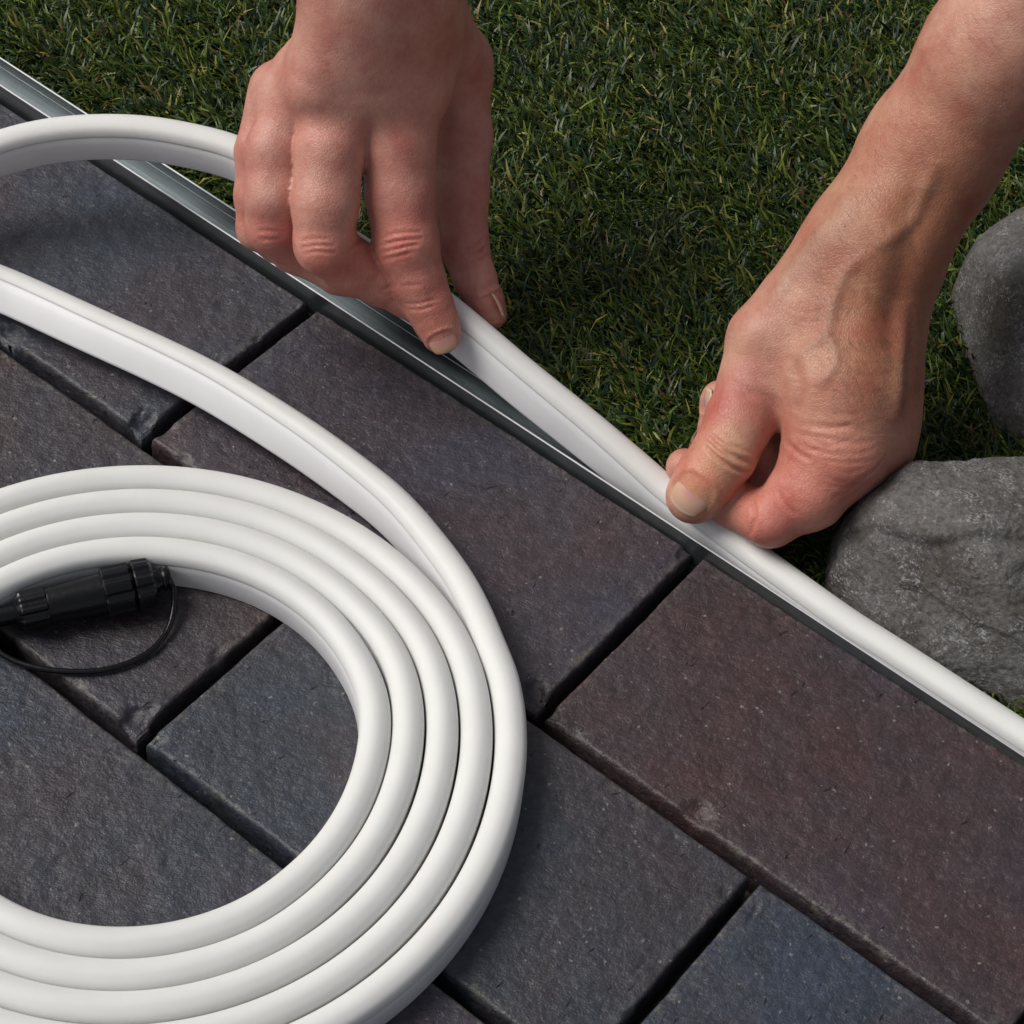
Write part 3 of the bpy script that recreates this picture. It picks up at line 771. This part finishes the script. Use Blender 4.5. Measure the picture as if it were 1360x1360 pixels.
def nail(parent, cen, axis, nrm, wid, lng, R, curveL=14.0, lift=0.0, base=(0.56, 0.36, 0.27)):
    axis = axis/np.linalg.norm(axis); nrm = nrm-axis*(nrm @ axis); nrm /= np.linalg.norm(nrm); lat = np.cross(axis, nrm)
    nu, nv = 25, 25; V = []; 
    for layer in (0, 1):
        for i in range(nu):
            for j in range(nv):
                a, b = -1+2*i/(nu-1), -1+2*j/(nv-1)
                # square to squircle
                x = a*math.sqrt(1-.42*b*b); y = b*math.sqrt(1-.40*a*a)
                edge = max(abs(a), abs(b))
                ph = x*wid/2/R; t_ = y*lng/2
                up_ = R*math.cos(ph)-R-(t_*t_)/(2*curveL)
                off = 0.42*(1-max(0, edge-.8)/.2*.55) if layer == 0 else -0.6
                if y < -.6: off -= 0.25*(-y-.6)/.4
                V.append(cen+axis*t_+lat*R*math.sin(ph)+nrm*(up_+off+lift))
    q = []; n1 = nu*nv
    for i in range(nu-1):
        for j in range(nv-1):
            a = i*nv+j; q.append((a, a+1, a+nv+1, a+nv)); q.append((n1+a, n1+a+nv, n1+a+nv+1, n1+a+1))
    ring = [i*nv for i in range(nu)]+[(nu-1)*nv+j for j in range(1, nv)]+[i*nv+nv-1 for i in range(nu-2, -1, -1)]+[j for j in range(nv-2, 0, -1)]
    for k in range(len(ring)):
        a, b = ring[k], ring[(k+1) % len(ring)]; q.append((a, b, n1+b, n1+a))
    V = np.array(V)
    yy = np.tile(np.linspace(-1, 1, nv), nu); xx = np.repeat(np.linspace(-1, 1, nu), nv)
    bd = np.array(base); pink = np.clip(1-((xx/.8)**2+((yy+.25)/.6)**2), 0, 1)[:, None]
    lun = np.clip(1-((xx/.5)**2+((yy+.95)/.35)**2)*1.2, 0, 1)[:, None]; fr = np.clip((yy-.78+.12*xx**2*0)/.1, 0, 1)[:, None]
    C = bd*(1-.6*pink*np.array([0.10, .45, .02]))+lun*np.array([.06, .07, .07])+fr*np.array([.10, .13, .11])
    C = np.vstack([C, C])
    o = mesh_obj('nail', V, q, M_nail, parent=parent, color=C)
    return o

def nrm_(v): v = np.array(v, float); return v/np.linalg.norm(v)
NAILS = []
def nail_bed(H, px, py, axis, wid, lng, R, curveL=14, lift=0.0, nadd=(0, 0, 0), base=(0.56, 0.36, 0.27)):
    q = H.on(px, py); i = np.argmin(((H.V0-q)**2).sum(1)); n = nrm_(H.N[i]+np.array(nadd, float))
    a = nrm_(axis); n = nrm_(n-a*(n @ a)); lat = np.cross(a, n)
    d = H.V0-q; x = (d @ lat)/(wid/2); y = (d @ a)/(lng/2); z = d @ n
    rho = (np.abs(x)**2.7+np.abs(y)**2.7)**(1/2.7)
    ok = (z > -R*1.1)
    ringw = np.exp(-((rho-1.13)/.12)**2)*np.clip(1.1-y*1.2, 0, 1)*ok
    inside = np.clip((1.05-rho)/.15, 0, 1)*ok
    H.V += H.N*(0.38*ringw-0.35*inside)[:, None]
    NAILS.append((q, a, n, wid, lng, R, curveL, lift-.25, base))
def put_nails(hand):
    for q, a, n, wid, lng, R, cl, lift, base in NAILS: nail(hand, q, a, n, wid, lng, R, cl, lift, base)
    NAILS.clear()

person = thing('person', 'bare hands and forearms of a person pressing the white strip into the channel', 'person')

# the hand in the right of the picture
def nrm_(v): v = np.array(v, float); return v/np.linalg.norm(v)
toC = lambda P: nrm_(CAM-P[:3])
w1 = J(1237, 203, 118, 86); w0 = J(1450, -90, 210, 104); wm = J(1325, 70, 160, 92); w2 = J(1168, 320, 92, 84)
pl = [(w0, wm, None), (wm, w1, None), (w1, w2, None),
      (w2, J(1092, 410, 70, 66), None),
      (J(1145, 330, 92, 62), J(1050, 455, 62, 66), None),
      (J(1155, 350, 84, 70), J(1120, 520, 58, 78), None),
      (J(1120, 520, 58, 74), J(1112, 600, 45, 62), None),
      (J(1165, 380, 74, 60), J(1150, 560, 46, 62), None),
      (J(1160, 420, 60, 56), J(1158, 590, 36, 50), None)]
thumb = [J(1090, 380, 78, 52), J(1018, 452, 62, 52), J(1001, 510, 52, 47), J(982, 560, 45, 45), J(961, 605, 38, 43), J(939, 635, 31, 41), J(923, 657, 24, 39)]
index = [J(1104, 600, 44, 66), J(1073, 653, 34, 52), J(1022, 690, 24, 37), J(972, 668, 19, 31), J(935, 640, 16, 25), J(909, 620, 16, 25)]
middle = [J(1140, 590, 34, 46), J(1080, 640, 22, 34), J(1010, 645, 16, 30), J(964, 615, 17, 28), J(955, 575, 23, 27), J(957, 533, 31, 28)]
ring_ = [J(1165, 570, 30, 40), J(1110, 625, 17, 32), J(1035, 632, 20, 34), J(1010, 600, 26, 34), J(1012, 560, 34, 30)]
little = [J(1180, 540, 28, 34), J(1150, 590, 14, 26), J(1100, 590, 12, 23), J(1085, 550, 20, 20)]
H2 = Hand(pl, [thumb, index, middle, ring_, little], kp=14, kf=1.5, kj=7).mesh()
H2.line([(938, 578), (958, 597), (985, 610), (1003, 616)], 1.1, 1.0, red=.5)
H2.line([(935, 590), (955, 610), (978, 624), (998, 628)], 1.0, .9, red=.4)
H2.line([(946, 571), (966, 588), (1003, 604)], .55, .8, red=.3)
H2.line([(998, 660), (1003, 685), (996, 712)], .7, 1.0, red=.5)
H2.line([(1042, 585), (1058, 600), (1080, 612)], .55, 1.2, red=.4)
H2.line([(1050, 575), (1085, 580), (1130, 588), (1160, 585)], .28, 1.1, red=.3)
H2.line([(1055, 590), (1090, 600), (1125, 606)], .28, 1.0, red=.3)
H2.line([(1060, 565), (1100, 566), (1150, 570)], .3, 1.2, red=.2)
H2.line([(1032, 650), (1045, 672), (1060, 685)], .4, 1.2, red=.3)
# veins and tendons
H2.line([(1245, 210), (1230, 250), (1215, 290), (1190, 312), (1160, 330)], -1.1, 3.0)
H2.line([(1160, 330), (1125, 360), (1108, 400), (1098, 440), (1070, 465), (1045, 490)], -1.0, 2.7)
H2.line([(1098, 440), (1110, 480), (1085, 515)], -.9, 2.3)
H2.line([(1100, 290), (1060, 350), (1020, 410)], -1.2, 4.0, soft=1)
H2.line([(1200, 400), (1195, 480), (1190, 560)], -1.6, 3.6)
H2.line([(1052, 470), (1064, 520), (1056, 548)], .9, 2.6, red=.3)
H2.line([(966, 500), (990, 520), (1020, 528), (1040, 545)], .35, 2.0, red=.2)
H2.line([(1225, 250), (1205, 330), (1190, 400), (1180, 470)], 1.6, 6.0, soft=1)
H2.line([(1140, 250), (1100, 320), (1060, 380)], -.8, 6.0)
rr_ = np.random.default_rng(12)
for k in range(9):
    yy = 548+k*12+rr_.normal(0, 3); xa = 1065+rr_.uniform(0, 40); xb = xa+rr_.uniform(40, 80)
    H2.line([(xa, yy), ((xa+xb)/2, yy+rr_.uniform(2, 9)), (xb, yy-rr_.uniform(0, 8))], rr_.uniform(.10, .22), .8, red=.1)
for k in range(5):
    xa = 1178-k*8+rr_.normal(0, 3); H2.line([(xa, 598+k*9), (xa-22, 620+k*8), (xa-46, 634+k*7)], rr_.uniform(.12, .22), .8, red=.1)
for k in range(40):                               # fine creases over the backs of the hand
    xa, ya = rr_.uniform(1010, 1190), rr_.uniform(360, 600); an = rr_.normal(.25, .35); l_ = rr_.uniform(18, 46)
    H2.line([(xa, ya), (xa+l_*math.cos(an), ya+l_*math.sin(an)+3), (xa+2*l_*math.cos(an), ya+2*l_*math.sin(an))], .09, .6)
H2.bulge(1000, 440, 9, 1.2); H2.bulge(1150, 620, 10, 1.6)
for x, y, rad, c in [(1010, 690, 22, (1.03, .78, .80)), (1100, 640, 22, (1.02, .82, .82)), (905, 615, 12, (1.0, .74, .76)), (950, 540, 12, (1.0, .74, .76)), (985, 520, 16, (.92, .80, .84)), (925, 650, 13, (1.08, 1.20, 1.02)),
                     (965, 598, 13, (1.04, 1.16, 1.02)), (1170, 450, 40, (.88, .80, .70)), (1220, 280, 40, (.9, .84, .74)), (940, 640, 6, (1, .8, .8))]:
    H2.tintat(x, y, rad, c)
H2.tintat(1235, 300, 45, (.86, .80, .72)); H2.tintat(1200, 480, 32, (.86, .80, .74))  # shaded right side of wrist and hand, painted browner into the skin
tdir = J(922, 656, 24, 37)[:3]-J(960, 605, 38, 41)[:3]
nail_bed(H2, 917, 657, tdir, 16.5, 17.0, 11.5, base=(.60, .37, .26))
nail_bed(H2, 936, 532, J(955, 531, 31, 25)[:3]-J(955, 575, 23, 25)[:3], 10, 10, 8, nadd=-4.0*np.array([rt2[0], rt2[1], 0]))
hand2 = H2.build(person, (0.55, 0.268, 0.198)); put_nails(hand2)
def hairs(hand, H, polys, n, seed):
    r = np.random.default_rng(seed); V = []; q = []
    for _ in range(n):
        x0_, y0_, x1_, y1_ = polys[r.integers(len(polys))]; px, py = r.uniform(x0_, x1_), r.uniform(y0_, y1_)
        p = H.on(px, py)
        if p is None: continue
        i = np.argmin(((H.V0-p)**2).sum(1)); nn = H.N[i]; p = H.V[i]
        down = nrm_(-up2[0]*np.array([1, 0, 0])-up2[1]*np.array([0, 1, 0])+.5*np.array([rt2[0], rt2[1], 0])*r.normal(.6, .5))
        tg = nrm_(down-nn*(down @ nn)); L_ = r.uniform(3.5, 7.5); sd2 = np.cross(tg, nn); w = r.uniform(.035, .06)
        pts = [p-nn*.2, p+tg*L_*.35+nn*L_*.16, p+tg*L_*.7+nn*L_*.2+sd2*r.normal(0, .4), p+tg*L_+nn*L_*.13+sd2*r.normal(0, .8)]
        b = len(V)
        for k_, t_ in enumerate(pts): V += [t_-sd2*w*(1-.25*k_), t_+sd2*w*(1-.25*k_)]
        for k_ in range(3): q.append((b+2*k_, b+2*k_+1, b+2*k_+3, b+2*k_+2))
    o = mesh_obj('arm_hair', np.array(V), np.array(q), M_hair, parent=hand); o['kind'] = 'stuff'; return o
hairs(hand2, H2, [(1120, 0, 1340, 330), (1080, 300, 1240, 480), (1100, 440, 1200, 540)], 650, 4)

# the hand in the left of the picture
pl = [(J(560, -420, 230, 105), J(520, -180, 190, 96), None), (J(520, -180, 190, 96), J(500, -40, 160, 88), None),
      (J(500, -40, 158, 86), J(430, 110, 118, 56), None), (J(500, -40, 158, 86), J(500, 110, 118, 58), None),
      (J(510, -40, 156, 84), J(545, 110, 112, 56), None), (J(440, 80, 112, 58), J(385, 130, 100, 46), None),
      (J(540, -20, 145, 66), J(600, 90, 95, 52), None)]
index = [J(535, 110, 112, 54), J(528, 190, 96, 50), J(532, 260, 80, 46), J(539, 325, 66, 43), J(555, 372, 54, 36), J(569, 405, 46, 32), J(580, 430, 40, 28), J(587, 445, 37, 25)]
thumb = [J(600, 80, 95, 50), J(613, 180, 72, 40), J(612, 250, 58, 37), J(615, 325, 46, 33), J(630, 370, 38, 28), J(645, 402, 32, 23), J(653, 418, 29, 20)]
middle = [J(470, 100, 112, 52), J(438, 200, 98, 46), J(432, 270, 84, 44), J(432, 325, 70, 40), J(465, 352, 58, 36), J(505, 372, 50, 32), J(540, 395, 44, 26), J(556, 408, 42, 22)]
ring_ = [J(410, 110, 106, 48), J(366, 200, 90, 40), J(362, 260, 78, 38), J(362, 300, 66, 35), J(392, 330, 52, 32), J(450, 362, 44, 28), J(485, 375, 40, 24)]
little = [J(370, 120, 96, 40), J(345, 200, 82, 32), J(340, 260, 68, 28), J(342, 304, 56, 26), J(370, 325, 46, 24), J(410, 345, 40, 22)]
H1 = Hand(pl, [thumb, index, middle, ring_, little], kp=14, kf=1.2, kj=7).mesh()
for pts, dp, wd in [([(500, 318), (525, 310), (555, 308), (560, 310)], .35, .9), ([(500, 327), (520, 322), (545, 318), (562, 317)], .6, .9), ([(503, 336), (522, 332), (545, 326), (560, 324)], .5, .9), ([(506, 345), (525, 341), (548, 335)], .4, .9),
                    ([(538, 404), (556, 403), (580, 397)], .4, .8), ([(542, 411), (560, 411), (578, 405)], .4, .8), ([(530, 380), (560, 378)], .25, .9),
                    ([(398, 330), (420, 326), (445, 327)], .4, .9), ([(400, 338), (420, 334), (448, 336)], .4, .9), ([(398, 320), (420, 317), (440, 318)], .3, .9),
                    ([(340, 308), (358, 306), (376, 309)], .3, .9), ([(342, 316), (358, 318), (374, 316)], .35, .9),
                    ([(612, 333), (630, 328), (642, 318)], .5, 1.0), ([(618, 340), (635, 336), (645, 330)], .5, 1.0), ([(620, 350), (635, 346), (646, 342)], .35, .9),
                    ([(466, 333), (476, 322), (488, 318)], .5, 1.0), ([(505, 385), (520, 380), (530, 375)], .3, 1.0)]:
    H1.line(pts, dp*1.25, wd*.85, red=.35)
for x, y, rad, c in [(535, 322, 10, (1.05, .80, .78)), (425, 335, 10, (1.03, .84, .82)), (358, 310, 9, (1.03, .88, .86)), (588, 440, 8, (1.0, .95, .88)), (575, 400, 12, (.98, .8, .8)), (470, 370, 20, (.98, .78, .76)), (615, 300, 20, (.92, .80, .80)), (540, 230, 18, (1.0, .9, .9))]:
    H1.tintat(x, y, rad, c)
di = index[-1][:3]-index[-3][:3]
nail_bed(H1, 588, 455, di, 12.5, 9, 9, base=(.46, .255, .18), lift=-.1)
dt = thumb[-1][:3]-thumb[-3][:3]
nail_bed(H1, 666, 404, dt, 10, 12, 8, base=(.48, .29, .21), nadd=3.6*np.array([rt2[0], rt2[1], 0])+1.4*np.array([up2[0], up2[1], 0]))
hand1 = H1.build(person, (0.56, 0.258, 0.203)); put_nails(hand1)
